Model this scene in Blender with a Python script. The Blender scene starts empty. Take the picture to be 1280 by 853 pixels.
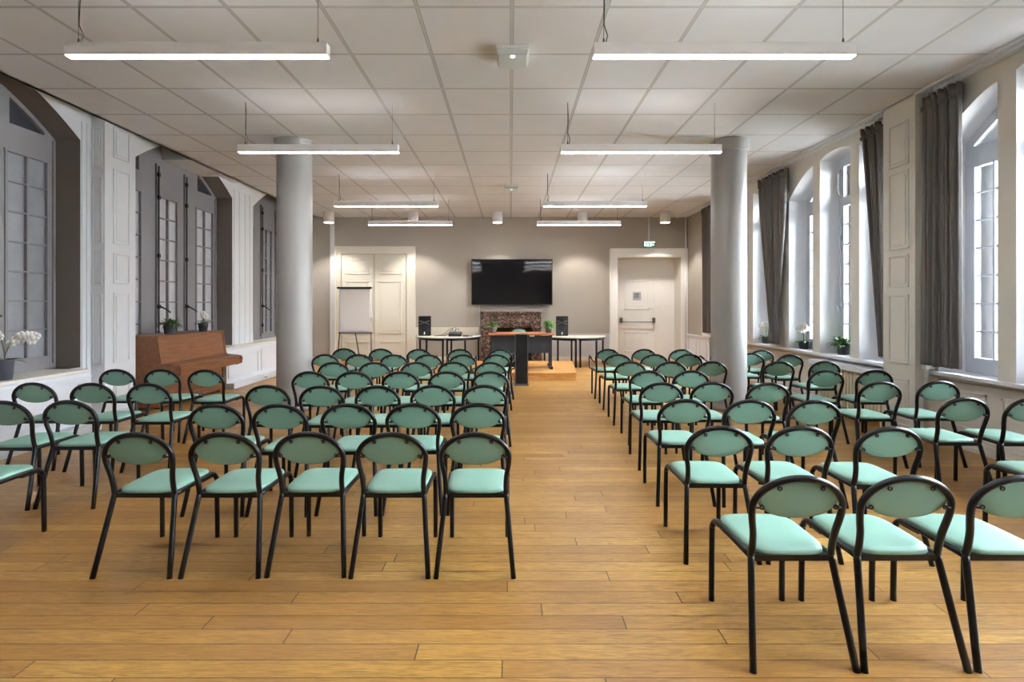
import bpy, bmesh, math, random
from mathutils import Vector, Matrix
random.seed(7)
PI = math.pi
scene = bpy.context.scene
COL = scene.collection

# ------------------------------------------------------------------ materials
def hexlin(h):
    h = h.lstrip('#')
    out = []
    for i in (0, 2, 4):
        c = int(h[i:i+2], 16) / 255.0
        out.append(c/12.92 if c <= 0.04045 else ((c+0.055)/1.055)**2.4)
    return out[0], out[1], out[2], 1.0

def mat(name, color, rough=0.5, metal=0.0, noise=0.0, nscale=6.0, bump=0.0, bscale=60.0, emis=None, estr=0.0,
        spec=0.5, stretch=(1, 1, 1), coat=0.0, rvar=0.0):
    m = bpy.data.materials.new(name); m.use_nodes = True
    nt = m.node_tree; b = nt.nodes['Principled BSDF']
    c = hexlin(color) if isinstance(color, str) else color
    b.inputs['Base Color'].default_value = c
    b.inputs['Roughness'].default_value = rough
    b.inputs['Metallic'].default_value = metal
    b.inputs['Specular IOR Level'].default_value = spec
    b.inputs['Coat Weight'].default_value = coat
    if emis:
        b.inputs['Emission Color'].default_value = hexlin(emis) if isinstance(emis, str) else emis
        b.inputs['Emission Strength'].default_value = estr
    tc = None
    if noise > 0 or bump > 0 or rvar > 0:
        tc = nt.nodes.new('ShaderNodeTexCoord'); mp = nt.nodes.new('ShaderNodeMapping')
        mp.inputs['Scale'].default_value = stretch
        nt.links.new(tc.outputs['Object'], mp.inputs['Vector'])
    if noise > 0 or rvar > 0:
        n = nt.nodes.new('ShaderNodeTexNoise'); n.inputs['Scale'].default_value = nscale; n.inputs['Detail'].default_value = 4
        nt.links.new(mp.outputs['Vector'], n.inputs['Vector'])
    if noise > 0:
        mx = nt.nodes.new('ShaderNodeMix'); mx.data_type = 'RGBA'
        nt.links.new(n.outputs['Fac'], mx.inputs['Factor'])
        mx.inputs['A'].default_value = [max(0, v*(1-noise)) for v in c[:3]] + [1]
        mx.inputs['B'].default_value = [min(1, v*(1+noise)) for v in c[:3]] + [1]
        nt.links.new(mx.outputs['Result'], b.inputs['Base Color'])
    if rvar > 0:
        mr = nt.nodes.new('ShaderNodeMapRange'); mr.inputs['To Min'].default_value = rough-rvar; mr.inputs['To Max'].default_value = rough+rvar
        nt.links.new(n.outputs['Fac'], mr.inputs['Value']); nt.links.new(mr.outputs['Result'], b.inputs['Roughness'])
    if bump > 0:
        n2 = nt.nodes.new('ShaderNodeTexNoise'); n2.inputs['Scale'].default_value = bscale; n2.inputs['Detail'].default_value = 3
        bp = nt.nodes.new('ShaderNodeBump'); bp.inputs['Strength'].default_value = bump; bp.inputs['Distance'].default_value = 0.01
        nt.links.new(mp.outputs['Vector'], n2.inputs['Vector'])
        nt.links.new(n2.outputs['Fac'], bp.inputs['Height']); nt.links.new(bp.outputs['Normal'], b.inputs['Normal'])
    return m

class NT:
    """tiny helper for longer node trees"""
    def __init__(s, m): s.nt = m.node_tree; s.b = s.nt.nodes['Principled BSDF']
    def n(s, t, **kw):
        x = s.nt.nodes.new(t)
        for k, v in kw.items(): setattr(x, k, v)
        return x
    def l(s, a, b): s.nt.links.new(a, b)
    def math(s, op, a, b=None):
        x = s.n('ShaderNodeMath', operation=op)
        for i, v in enumerate((a, b)):
            if v is None: continue
            if isinstance(v, (int, float)): x.inputs[i].default_value = v
            else: s.l(v, x.inputs[i])
        return x.outputs[0]
    def mix(s, f, a, b):
        x = s.n('ShaderNodeMix', data_type='RGBA')
        if isinstance(f, (int, float)): x.inputs['Factor'].default_value = f
        else: s.l(f, x.inputs['Factor'])
        for k, v in (('A', a), ('B', b)):
            if isinstance(v, (tuple, list)): x.inputs[k].default_value = v
            else: s.l(v, x.inputs[k])
        return x.outputs['Result']

def floor_material():
    m = bpy.data.materials.new('oak_planks'); m.use_nodes = True; t = NT(m)
    tc = t.n('ShaderNodeTexCoord'); sp = t.n('ShaderNodeSeparateXYZ'); t.l(tc.outputs['Object'], sp.inputs[0])
    W, L = 0.098, 1.9
    v = t.math('DIVIDE', sp.outputs['Y'], W); row = t.math('FLOOR', v); fv = t.math('SUBTRACT', v, row)
    wn = t.n('ShaderNodeTexWhiteNoise', noise_dimensions='1D'); t.l(row, wn.inputs['W'])
    u = t.math('ADD', t.math('DIVIDE', sp.outputs['X'], L), t.math('MULTIPLY', wn.outputs['Value'], 7.0))
    colm = t.math('FLOOR', u); fu = t.math('SUBTRACT', u, colm)
    cb = t.n('ShaderNodeCombineXYZ'); t.l(row, cb.inputs[0]); t.l(colm, cb.inputs[1])
    w2 = t.n('ShaderNodeTexWhiteNoise', noise_dimensions='2D'); t.l(cb.outputs[0], w2.inputs['Vector'])
    rnd = w2.outputs['Value']
    # grain
    off = t.math('MULTIPLY', rnd, 30.0)
    c2 = t.n('ShaderNodeCombineXYZ'); t.l(t.math('ADD', t.math('MULTIPLY', sp.outputs['X'], 2.6), off), c2.inputs[0])
    t.l(t.math('MULTIPLY', sp.outputs['Y'], 34.0), c2.inputs[1]); t.l(rnd, c2.inputs[2])
    g = t.n('ShaderNodeTexNoise'); g.inputs['Scale'].default_value = 2.2; g.inputs['Detail'].default_value = 5; g.inputs['Roughness'].default_value = 0.62
    g.inputs['Distortion'].default_value = 1.6
    t.l(c2.outputs[0], g.inputs['Vector'])
    big = t.n('ShaderNodeTexNoise'); big.inputs['Scale'].default_value = 1.1; big.inputs['Detail'].default_value = 4; t.l(tc.outputs['Object'], big.inputs['Vector'])
    rp = t.n('ShaderNodeValToRGB'); t.l(rnd, rp.inputs[0])
    e = rp.color_ramp.elements
    e[0].position = 0; e[0].color = hexlin('#a37539'); e[1].position = 1; e[1].color = hexlin('#c79b50')
    x = rp.color_ramp.elements.new(0.5); x.color = hexlin('#b48643')
    gr = t.n('ShaderNodeMapRange'); gr.inputs['From Min'].default_value = .36; gr.inputs['From Max'].default_value = .60; t.l(g.outputs['Fac'], gr.inputs['Value'])
    dark = t.mix(0.66, rp.outputs['Color'], hexlin('#744c20'))
    c = t.mix(gr.outputs['Result'], dark, rp.outputs['Color'])
    wr = t.n('ShaderNodeMapRange'); wr.inputs['From Min'].default_value = .35; wr.inputs['From Max'].default_value = .75; wr.inputs['To Max'].default_value = .7
    t.l(big.outputs['Fac'], wr.inputs['Value'])
    c = t.mix(wr.outputs['Result'], c, hexlin('#956a38'))
    gy = t.math('LESS_THAN', t.math('MINIMUM', fv, t.math('SUBTRACT', 1.0, fv)), 0.022)
    gx = t.math('LESS_THAN', t.math('MINIMUM', fu, t.math('SUBTRACT', 1.0, fu)), 0.0015)
    gap = t.math('MAXIMUM', gy, gx)
    c = t.mix(t.math('MULTIPLY', gap, 0.85), c, hexlin('#3a2410'))
    t.l(c, t.b.inputs['Base Color'])
    r = t.n('ShaderNodeMapRange'); r.inputs['To Min'].default_value = 0.24; r.inputs['To Max'].default_value = 0.50
    t.l(big.outputs['Fac'], r.inputs['Value'])
    t.l(r.outputs['Result'], t.b.inputs['Roughness'])
    bp = t.n('ShaderNodeBump'); bp.inputs['Strength'].default_value = 0.25; bp.inputs['Distance'].default_value = 0.004
    t.l(t.math('SUBTRACT', t.math('ADD', g.outputs['Fac'], t.math('MULTIPLY', rnd, .6)), gap), bp.inputs['Height'])
    t.l(bp.outputs['Normal'], t.b.inputs['Normal'])
    return m

def ceiling_material():
    m = bpy.data.materials.new('ceiling_tiles'); m.use_nodes = True; t = NT(m)
    tc = t.n('ShaderNodeTexCoord'); sp = t.n('ShaderNodeSeparateXYZ'); t.l(tc.outputs['Object'], sp.inputs[0])
    T = 0.722
    def dist(o, off):
        v = t.math('DIVIDE', t.math('SUBTRACT', o, off - 30*T), T)
        f = t.math('FRACT', v)
        return t.math('MULTIPLY', t.math('MINIMUM', f, t.math('SUBTRACT', 1.0, f)), T)
    dx = dist(sp.outputs['X'], 0.012); dy = dist(sp.outputs['Y'], 3.832)
    bar = t.math('MAXIMUM', t.math('LESS_THAN', dx, 0.011), t.math('LESS_THAN', dy, 0.010))
    edge = t.math('MAXIMUM', t.math('LESS_THAN', dx, 0.016), t.math('LESS_THAN', dy, 0.0135))
    n = t.n('ShaderNodeTexNoise'); n.inputs['Scale'].default_value = 3; n.inputs['Detail'].default_value = 5; t.l(tc.outputs['Object'], n.inputs['Vector'])
    fine = t.n('ShaderNodeTexNoise'); fine.inputs['Scale'].default_value = 220; t.l(tc.outputs['Object'], fine.inputs['Vector'])
    c = t.mix(n.outputs['Fac'], hexlin('#d3d2d4'), hexlin('#dfdee0'))
    c = t.mix(edge, c, hexlin('#8d8b88'))
    c = t.mix(bar, c, hexlin('#bcbab7'))
    t.l(c, t.b.inputs['Base Color']); t.b.inputs['Roughness'].default_value = 0.9
    bp = t.n('ShaderNodeBump'); bp.inputs['Strength'].default_value = 0.2; bp.inputs['Distance'].default_value = 0.004
    t.l(fine.outputs['Fac'], bp.inputs['Height']); t.l(bp.outputs['Normal'], t.b.inputs['Normal'])
    return m

def wood_material(name, c1, c2, rough=0.4, sx=(1, 12, 12), scale=3.0):
    m = bpy.data.materials.new(name); m.use_nodes = True; t = NT(m)
    tc = t.n('ShaderNodeTexCoord'); mp = t.n('ShaderNodeMapping'); mp.inputs['Scale'].default_value = sx
    t.l(tc.outputs['Object'], mp.inputs['Vector'])
    n = t.n('ShaderNodeTexNoise'); n.inputs['Scale'].default_value = scale; n.inputs['Detail'].default_value = 5; n.inputs['Distortion'].default_value = .8
    t.l(mp.outputs['Vector'], n.inputs['Vector'])
    r = t.n('ShaderNodeMapRange'); r.inputs['From Min'].default_value = .3; r.inputs['From Max'].default_value = .7; t.l(n.outputs['Fac'], r.inputs['Value'])
    t.l(t.mix(r.outputs['Result'], hexlin(c1), hexlin(c2)), t.b.inputs['Base Color'])
    t.b.inputs['Roughness'].default_value = rough
    return m

def marble_material():
    m = bpy.data.materials.new('brown_marble'); m.use_nodes = True; t = NT(m)
    tc = t.n('ShaderNodeTexCoord')
    n = t.n('ShaderNodeTexNoise'); n.inputs['Scale'].default_value = 13; n.inputs['Detail'].default_value = 8; n.inputs['Distortion'].default_value = 1.6
    mp = t.n('ShaderNodeMapping'); mp.inputs['Scale'].default_value = (1.3, 1, 2.2)
    t.l(tc.outputs['Object'], mp.inputs['Vector']); t.l(mp.outputs['Vector'], n.inputs['Vector'])
    rp = t.n('ShaderNodeValToRGB'); t.l(n.outputs['Fac'], rp.inputs[0])
    e = rp.color_ramp.elements
    e[0].position = .30; e[0].color = hexlin('#2b1a16'); e[1].position = .72; e[1].color = hexlin('#c9b9ac')
    x = e.new(.46); x.color = hexlin('#4b3730'); x = e.new(.58); x.color = hexlin('#7d685e')
    t.l(rp.outputs['Color'], t.b.inputs['Base Color']); t.b.inputs['Roughness'].default_value = .18
    return m

def glass_material():
    m = bpy.data.materials.new('clear_window_glass'); m.use_nodes = True
    nt = m.node_tree; nt.nodes.clear()
    o = nt.nodes.new('ShaderNodeOutputMaterial'); mx = nt.nodes.new('ShaderNodeMixShader')
    tr = nt.nodes.new('ShaderNodeBsdfTransparent'); gl = nt.nodes.new('ShaderNodeBsdfGlossy'); gl.inputs['Roughness'].default_value = 0.02
    fr = nt.nodes.new('ShaderNodeFresnel'); fr.inputs['IOR'].default_value = 1.45
    tr.inputs['Color'].default_value = (.95, .97, .97, 1)
    nt.links.new(fr.outputs[0], mx.inputs[0]); nt.links.new(tr.outputs[0], mx.inputs[1]); nt.links.new(gl.outputs[0], mx.inputs[2])
    nt.links.new(mx.outputs[0], o.inputs['Surface'])
    return m

def screen_material():
    m = mat('tv_screen', '#0b0b0f', rough=0.05, spec=0.5)
    t = NT(m)
    tc = t.n('ShaderNodeTexCoord'); mp = t.n('ShaderNodeMapping'); mp.inputs['Scale'].default_value = (1.1, 1, .5); mp.inputs['Rotation'].default_value = (0, .5, 0)
    t.l(tc.outputs['Object'], mp.inputs['Vector'])
    n = t.n('ShaderNodeTexNoise'); n.inputs['Scale'].default_value = 1.6; n.inputs['Detail'].default_value = 1; t.l(mp.outputs['Vector'], n.inputs['Vector'])
    bp = t.n('ShaderNodeBump'); bp.inputs['Strength'].default_value = .6; bp.inputs['Distance'].default_value = .014
    t.l(n.outputs['Fac'], bp.inputs['Height']); t.l(bp.outputs['Normal'], t.b.inputs['Normal'])
    return m

M = dict(
    floor=floor_material(), ceil=ceiling_material(),
    white=mat('white_paint', '#e3e6ec', .55, noise=.03, nscale=3, bump=.05, bscale=40),
    cream=mat('cream_paint', '#dcd8d0', .55, noise=.03, nscale=3, bump=.05, bscale=40),
    lime=mat('white_limewash', '#e9e9ec', .7, noise=.03, nscale=5, bump=.1, bscale=25),
    taupe=mat('taupe_wall_paint', '#aaa39a', .8, noise=.035, nscale=1.6, bump=.08, bscale=70),
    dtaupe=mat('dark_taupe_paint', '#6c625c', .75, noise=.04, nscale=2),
    mauve=mat('grey_mauve_window_paint', '#7d797c', .5, noise=.04, nscale=3),
    frost=mat('frosted_pane', '#85858b', .28, noise=.22, nscale=4.5, bump=.25, bscale=18),
    frost2=mat('frosted_pane_pale', '#c0bfc5', .28, noise=.16, nscale=4.5, bump=.25, bscale=18),
    paneshade=mat('smoked_fanlight', '#3a3a40', .25, noise=.2, nscale=3),
    doorw=mat('ivory_door_paint', '#e8e4d8', .45, noise=.02, nscale=3),
    doorb=mat('white_door_paint', '#f6f6f6', .45, noise=.02, nscale=3),
    winw=mat('pale_grey_window_paint', '#c9ced6', .45, noise=.02, nscale=4),
    glass=glass_material(),
    black=mat('black_lacquered_steel', '#08090d', .32, spec=.4),
    iron=mat('old_iron', '#2a282b', .45, metal=.5),
    seat=mat('mint_vinyl', '#84ad9d', .42, noise=.05, nscale=9, bump=.08, bscale=90),
    back=mat('mint_vinyl_shaded', '#7aa596', .5, noise=.04, nscale=7),  # same mint as the seats, darkened for the shade on the backs
    plate=mat('grey_steel_plate', '#5e6664', .5, metal=.3),
    column=mat('pearl_grey_column_paint', '#9b9794', .38, noise=.03, nscale=3, bump=.04, bscale=30),
    lampw=mat('lamp_housing_white', '#f0f0f0', .4),
    lampe=mat('lamp_diffuser', '#ffffff', .4, emis=(.985, .975, 1.0, 1), estr=18.0),
    lampu=mat('added_uplight', '#ffffff', .4, emis=(.985, .975, 1.0, 1), estr=2.2),  # added upward glow, brightens the ceiling
    spote=mat('downlight_lens', '#ffffff', .4, emis=(1.0, .93, .82, 1), estr=6.0),
    wire=mat('steel_cable', '#4a4a4a', .4, metal=.6),
    piano=wood_material('walnut_veneer', '#6e4329', '#8a5a3a', .32, (10, 1.0, 10)),
    podium=wood_material('podium_oak', '#b47a3c', '#d8a260', .42, (1.2, 9, 9)),
    desk=wood_material('desk_cherry', '#a9623a', '#c67c4e', .4, (1, 8, 8)),
    anthr=mat('anthracite_board', '#2d3038', .5, noise=.08, nscale=8),
    marble=marble_material(),
    soot=mat('sooty_firebox', '#0d0c0c', .9, noise=.3),
    screen=screen_material(),
    plastic=mat('black_plastic', '#0e0f12', .5),
    grille=mat('speaker_grille', '#17181b', .6, bump=.6, bscale=500),
    silver=mat('silver_metal', '#9c9ea2', .3, metal=.8),
    chrome=mat('brushed_steel', '#7c7d80', .35, metal=.7),
    curt=mat('taupe_curtain_cloth', '#6f6967', .9, noise=.08, nscale=12, bump=.15, bscale=200),
    pot=mat('anthracite_pot', '#45474e', .6, noise=.08, nscale=14),
    potg=mat('pale_grey_pot', '#7c8187', .6, noise=.08, nscale=14),
    leaf=mat('dark_green_leaf', '#40652f', .45, noise=.25, nscale=20),
    leaf2=mat('fresh_green_leaf', '#5f8f38', .45, noise=.25, nscale=20),
    petal=mat('white_petal', '#f2f0ee', .55),
    stem=mat('plant_stem', '#4d5a33', .6),
    soil=mat('potting_bark', '#3a2c20', .9, noise=.3, nscale=60),
    paper=mat('white_paper', '#fbfbfb', .8, noise=.01),
    tabletop=mat('pale_table_laminate', '#d9d8cf', .35),
    plaster=mat('pale_plaster_strip', '#dedacb', .8, noise=.04, nscale=6),
    greyplas=mat('grey_lower_wall', '#c6c7cc', .8, noise=.04, nscale=4),
    pvc=mat('white_pvc', '#d6d9de', .45),
    green=mat('exit_sign_green', '#2f7d5f', .4, emis='#3aa37a', estr=.25),
    signw=mat('exit_sign_white', '#f4fff8', .4, emis='#e8fff4', estr=1.0),
    clear=mat('translucent_plastic', '#c9cfcf', .3),
    plaque=mat('grey_plaque', '#b9bcc4', .5), ink=mat('dark_ink', '#4a4f63', .6),
    stone=mat('pale_stone_facade', '#d8d4cb', .9, noise=.06, nscale=1.5),
    signpale=mat('pale_facade_window', '#c9cdd2', .3),
    street=mat('courtyard_paving', '#a8a5a0', .9, noise=.1, nscale=1.5),
    radi=mat('cream_radiator_enamel', '#d9cdb2', .4),
)

# ------------------------------------------------------------------ mesh builder
class MB:
    def __init__(s): s.v = []; s.f = []; s.sm = []
    def add(s, vs, fs, smooth=False):
        o = len(s.v); s.v += [tuple(v) for v in vs]
        for f in fs: s.f.append(tuple(i+o for i in f)); s.sm.append(smooth)
        return s
    def box(s, x0, x1, y0, y1, z0, z1):
        if x0 > x1: x0, x1 = x1, x0
        if y0 > y1: y0, y1 = y1, y0
        if z0 > z1: z0, z1 = z1, z0
        return s.add([(x0,y0,z0),(x1,y0,z0),(x1,y1,z0),(x0,y1,z0),(x0,y0,z1),(x1,y0,z1),(x1,y1,z1),(x0,y1,z1)],
                     [(0,3,2,1),(4,5,6,7),(0,1,5,4),(1,2,6,5),(2,3,7,6),(3,0,4,7)])
    def quad(s, a, b, c, d): return s.add([a,b,c,d], [(0,1,2,3)])
    def prism(s, pts, axis, a0, a1, smooth=False):
        """pts: 2-D outline; axis x -> (y,z), y -> (x,z), z -> (x,y)"""
        def P(p, a):
            return {'x': (a,p[0],p[1]), 'y': (p[0],a,p[1]), 'z': (p[0],p[1],a)}[axis]
        n = len(pts)
        vs = [P(p,a0) for p in pts] + [P(p,a1) for p in pts]
        s.add(vs, [tuple(range(n))[::-1], tuple(range(n,2*n))])
        o = len(s.v) - 2*n
        for i in range(n):
            j = (i+1) % n
            s.f.append((o+i, o+j, o+n+j, o+n+i)); s.sm.append(smooth)
        return s
    def tube(s, pts, r, n=10, closed=False):
        pts = [Vector(p) for p in pts]; m = len(pts)
        rs = r if isinstance(r, (list, tuple)) else [r]*m
        tans = []
        for i in range(m):
            a = pts[i-1] if (i > 0 or closed) else pts[i]; b = pts[(i+1) % m] if (i < m-1 or closed) else pts[i]
            tans.append((b-a).normalized())
        up = Vector((0,0,1)) if abs(tans[0].z) < .9 else Vector((1,0,0))
        nx = (up - tans[0]*up.dot(tans[0])).normalized()
        rings = []
        for i in range(m):
            nx = (nx - tans[i]*nx.dot(tans[i])).normalized(); ny = tans[i].cross(nx)
            rings.append([pts[i] + (nx*math.cos(2*PI*k/n) + ny*math.sin(2*PI*k/n))*rs[i] for k in range(n)])
        o = len(s.v)
        for R in rings: s.v += [tuple(p) for p in R]
        for i in range(m if closed else m-1):
            j = (i+1) % m
            for k in range(n):
                q = (k+1) % n
                s.f.append((o+i*n+k, o+i*n+q, o+j*n+q, o+j*n+k)); s.sm.append(True)
        if not closed:
            s.f.append(tuple(o+k for k in range(n))[::-1]); s.sm.append(False)
            s.f.append(tuple(o+(m-1)*n+k for k in range(n))); s.sm.append(False)
        return s
    def lathe(s, prof, cx=0, cy=0, n=24, smooth=True):
        o = len(s.v); m = len(prof)
        for r, z in prof:
            for k in range(n): s.v.append((cx+r*math.cos(2*PI*k/n), cy+r*math.sin(2*PI*k/n), z))
        for i in range(m-1):
            for k in range(n):
                q = (k+1) % n
                s.f.append((o+i*n+k, o+i*n+q, o+(i+1)*n+q, o+(i+1)*n+k)); s.sm.append(smooth)
        s.f.append(tuple(o+k for k in range(n))[::-1]); s.sm.append(False)
        s.f.append(tuple(o+(m-1)*n+k for k in range(n))); s.sm.append(False)
        return s
    def grid(s, fn, nu, nv, smooth=True):
        o = len(s.v)
        for i in range(nu+1):
            for j in range(nv+1): s.v.append(tuple(fn(i/nu, j/nv)))
        for i in range(nu):
            for j in range(nv):
                a = o+i*(nv+1)+j
                s.f.append((a, a+nv+1, a+nv+2, a+1)); s.sm.append(smooth)
        return s
    def build(s, name, m, parent=None, bevel=0, solid=0, loc=None):
        me = bpy.data.meshes.new(name); me.from_pydata(s.v, [], s.f); me.update()
        for p, k in zip(me.polygons, s.sm): p.use_smooth = k
        bm = bmesh.new(); bm.from_mesh(me)
        bmesh.ops.recalc_face_normals(bm, faces=bm.faces)
        if bevel > 0:
            ed = [e for e in bm.edges if len(e.link_faces) == 2 and e.calc_face_angle(0) > .7]
            bmesh.ops.bevel(bm, geom=ed, offset=bevel, segments=2, affect='EDGES', profile=.6, clamp_overlap=True)
        bm.to_mesh(me); bm.free()
        me.materials.append(M[m] if isinstance(m, str) else m)
        o = bpy.data.objects.new(name, me); COL.objects.link(o)
        if solid:
            md = o.modifiers.new('thickness', 'SOLIDIFY'); md.thickness = solid; md.offset = 0
        if parent: o.parent = parent
        if loc: o.location = loc
        return o

def tag(o, label=None, cat=None, group=None, kind=None):
    if label: o['label'] = label
    if cat: o['category'] = cat
    if group: o['group'] = group
    if kind: o['kind'] = kind
    return o

def empty(name, loc=(0,0,0), rz=0):
    o = bpy.data.objects.new(name, None); COL.objects.link(o); o.location = loc; o.rotation_euler = (0,0,rz)
    o.empty_display_size = .1
    return o
def thing(name, label, cat, loc=(0,0,0), rz=0, group=None): return tag(empty(name, loc, rz), label, cat, group)
def struct(o): o['kind'] = 'structure'; return o

def copy_tree(o, parent=None):
    c = o.copy(); COL.objects.link(c)
    if parent: c.parent = parent
    for ch in list(o.children): copy_tree(ch, c)
    return c

# ------------------------------------------------------------------ camera geometry numbers
H = 1.45           # eye height
ZC = 3.71          # tile ceiling
YB = 13.08         # back wall
XL, XLW = -5.15, -5.45     # left wall face, left window plane
XR, XRW = 4.47, 4.75
YR = -2.2          # rear of the room behind the camera

# ------------------------------------------------------------------ shell
struct(MB().box(-5.7, 4.95, YR-.1, 13.75, -.12, 0).build('floor', 'floor'))
struct(MB().box(-4.98, 4.305, YR, YB, ZC, ZC+.05).build('ceiling', 'ceil'))
up = MB().box(-5.75, -4.9, YR-.1, YB+.1, 4.32, 4.42)
struct(up.box(-4.982, -4.93, YR, YB, ZC+.0, 4.33).build('ceiling', 'white'))  # unseen upper slab and upright edge, added to keep daylight out
mb = MB()
for a, b in ((YR, 6.70), (9.33, YB)):
    mb.prism([(-4.981, ZC+.001), (-5.16, ZC+.088), (-5.16, ZC+.16), (-4.981, ZC+.16)], 'y', a, b)
struct(mb.build('trim_16', 'white'))
# lowered bulkhead over the second left window
struct(MB().box(-5.46, -4.982, 7.88, 9.34, ZC, 4.31).build('trim_1', 'white'))
# cornice band and curtain rail channel at the right edge
mb = MB().box(4.305, 4.62, YR, YB, ZC+.0, ZC+.06)
mb.box(4.305, 4.335, YR, YB, ZC-.02, ZC); mb.box(4.36, 4.375, YR, YB, ZC-.012, ZC); mb.box(4.41, 4.47, YR, 11.6, ZC-.03, ZC)
struct(mb.build('trim_2', 'white'))

def wall_along_y(mb, X, y0, y1, z0, z1, ops):
    """face at x=X with openings (a, b, bottom, topfn)"""
    y = y0
    for a, b, zb, tf in sorted(ops, key=lambda o: o[0]):
        if a > y: mb.quad((X,y,z0),(X,a,z0),(X,a,z1),(X,y,z1))
        if zb > z0: mb.quad((X,a,z0),(X,b,z0),(X,b,zb),(X,a,zb))
        n = 24
        for i in range(n):
            p, q = a+(b-a)*i/n, a+(b-a)*(i+1)/n
            mb.quad((X,p,tf(p)),(X,q,tf(q)),(X,q,z1),(X,p,z1))
        y = b
    if y < y1: mb.quad((X,y,z0),(X,y1,z0),(X,y1,z1),(X,y,z1))

def reveals(mb, X, XO, ops, sill=True):
    for a, b, zb, tf in ops:
        mb.quad((X,a,zb),(XO,a,zb),(XO,a,tf(a)),(X,a,tf(a)))
        mb.quad((X,b,zb),(XO,b,zb),(XO,b,tf(b)),(X,b,tf(b)))
        n = 24
        for i in range(n):
            p, q = a+(b-a)*i/n, a+(b-a)*(i+1)/n
            mb.add([(X,p,tf(p)),(XO,p,tf(p)),(XO,q,tf(q)),(X,q,tf(q))], [(0,1,2,3)], True)
        if sill: mb.quad((X,a,zb),(XO,a,zb),(XO,b,zb),(X,b,zb))

# ---- left wall: three wide three-leaf windows under segmental arches
LC = [4.80, 8.10, 11.35]
HW = 1.245
def left_arch(c):
    def f(y):
        d = min(1.0, abs(y-c)/HW)
        return 3.42 + .55*(1-d**1.75)
    return f
opsL = [(LC[0]-HW, LC[0]+HW, .70, left_arch(LC[0])), (LC[1]-HW, LC[1]+HW, 0.0, left_arch(LC[1])),
        (LC[2]-HW, LC[2]+HW, .70, left_arch(LC[2])), (1.52-HW, 1.52+HW, .70, left_arch(1.52))]
mb = MB(); wall_along_y(mb, XL, YR, YB, 0, 4.32, opsL)
wl = struct(mb.build('wall_left', 'white'))
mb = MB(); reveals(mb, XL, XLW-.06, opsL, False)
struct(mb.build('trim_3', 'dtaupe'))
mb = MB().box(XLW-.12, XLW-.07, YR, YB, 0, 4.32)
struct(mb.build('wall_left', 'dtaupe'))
# dado boxing with sills
for a, b, nm in ((YR, 5.86, 'trim_4'), (8.66, 12.2, 'trim_5')):
    mb = MB().box(-4.87, XLW, a, b, 0, .665)
    # raised panels and mouldings on the face
    L = 1.15; k = int((b-a)/L)
    for i in range(k):
        p = b-.12-(i+1)*L+.08; q = b-.12-i*L-.04
        mb.box(-4.87, -4.858, p, q, .56, .58); mb.box(-4.87, -4.858, p, q, .17, .19)
        mb.box(-4.87, -4.858, p, p+.02, .17, .58); mb.box(-4.87, -4.858, q-.02, q, .17, .58)
    mb.box(-4.87, -4.855, a, b, .61, .63)
    struct(mb.build(nm, 'white', bevel=0))
    struct(MB().box(-4.90, XLW, a, b+(.02 if b < 6 else 0.0), .665, .70).build(nm, 'cream', bevel=.006))
    mb = MB().box(-4.87, -4.74, a, b, 0, .095); mb.box(-4.74, -4.735, a, b, .04, .05)
    struct(mb.build('baseboard_left', 'pvc', bevel=.004))
# fluted strips on the white pier between second and third window
mb = MB()
for yy in (9.42, 9.60, 9.80, 9.98): mb.box(XL, XL+.012, yy-.02, yy+.02, .70, 3.6)
struct(mb.build('trim_6', 'white', bevel=.004))
mb = MB()
for yy in (6.07, 6.14): mb.box(XL, XL+.015, yy-.015, yy+.015, .0, 3.65)
struct(mb.build('trim_6', 'white', bevel=.004))

def panel_x(mb, X, s, y0, y1, z0, z1, w=.02, d=.012):
    """moulding frame plus raised field, on a face at x=X looking towards s"""
    X2 = X+s*d
    mb.box(X, X2, y0, y1, z0, z0+w); mb.box(X, X2, y0, y1, z1-w, z1)
    mb.box(X, X2, y0, y0+w, z0, z1); mb.box(X, X2, y1-w, y1, z0, z1)
    mb.box(X, X+s*d*.7, y0+w*2.4, y1-w*2.4, z0+w*2.4, z1-w*2.4)
def panel_y(mb, Y, s, x0, x1, z0, z1, w=.02, d=.012):
    Y2 = Y+s*d
    mb.box(x0, x1, Y, Y2, z0, z0+w); mb.box(x0, x1, Y, Y2, z1-w, z1)
    mb.box(x0, x0+w, Y, Y2, z0, z1); mb.box(x1-w, x1, Y, Y2, z0, z1)
    mb.box(x0+w*2.4, x1-w*2.4, Y, Y+s*d*.7, z0+w*2.4, z1-w*2.4)
# panelled pilaster, left
mb = MB().box(-4.982, XL-.02, 6.20, 6.71, 0, 4.31)
for z0, z1 in ((3.30, 3.69), (2.22, 3.16), (1.72, 2.10), (.72, 1.60), (.16, .60)): panel_x(mb, -4.982, 1, 6.33, 6.60, z0, z1, .018)
for z0, z1 in ((3.12, 3.62), (2.2, 3.02), (1.68, 2.12), (.72, 1.58)): panel_y(mb, 6.20, -1, -5.13, -5.01, z0, z1, .012)
mb.box(-4.965, XL, 6.185, 6.725, 0, .12)
struct(mb.build('trim_7', 'white', bevel=.003))

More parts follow.
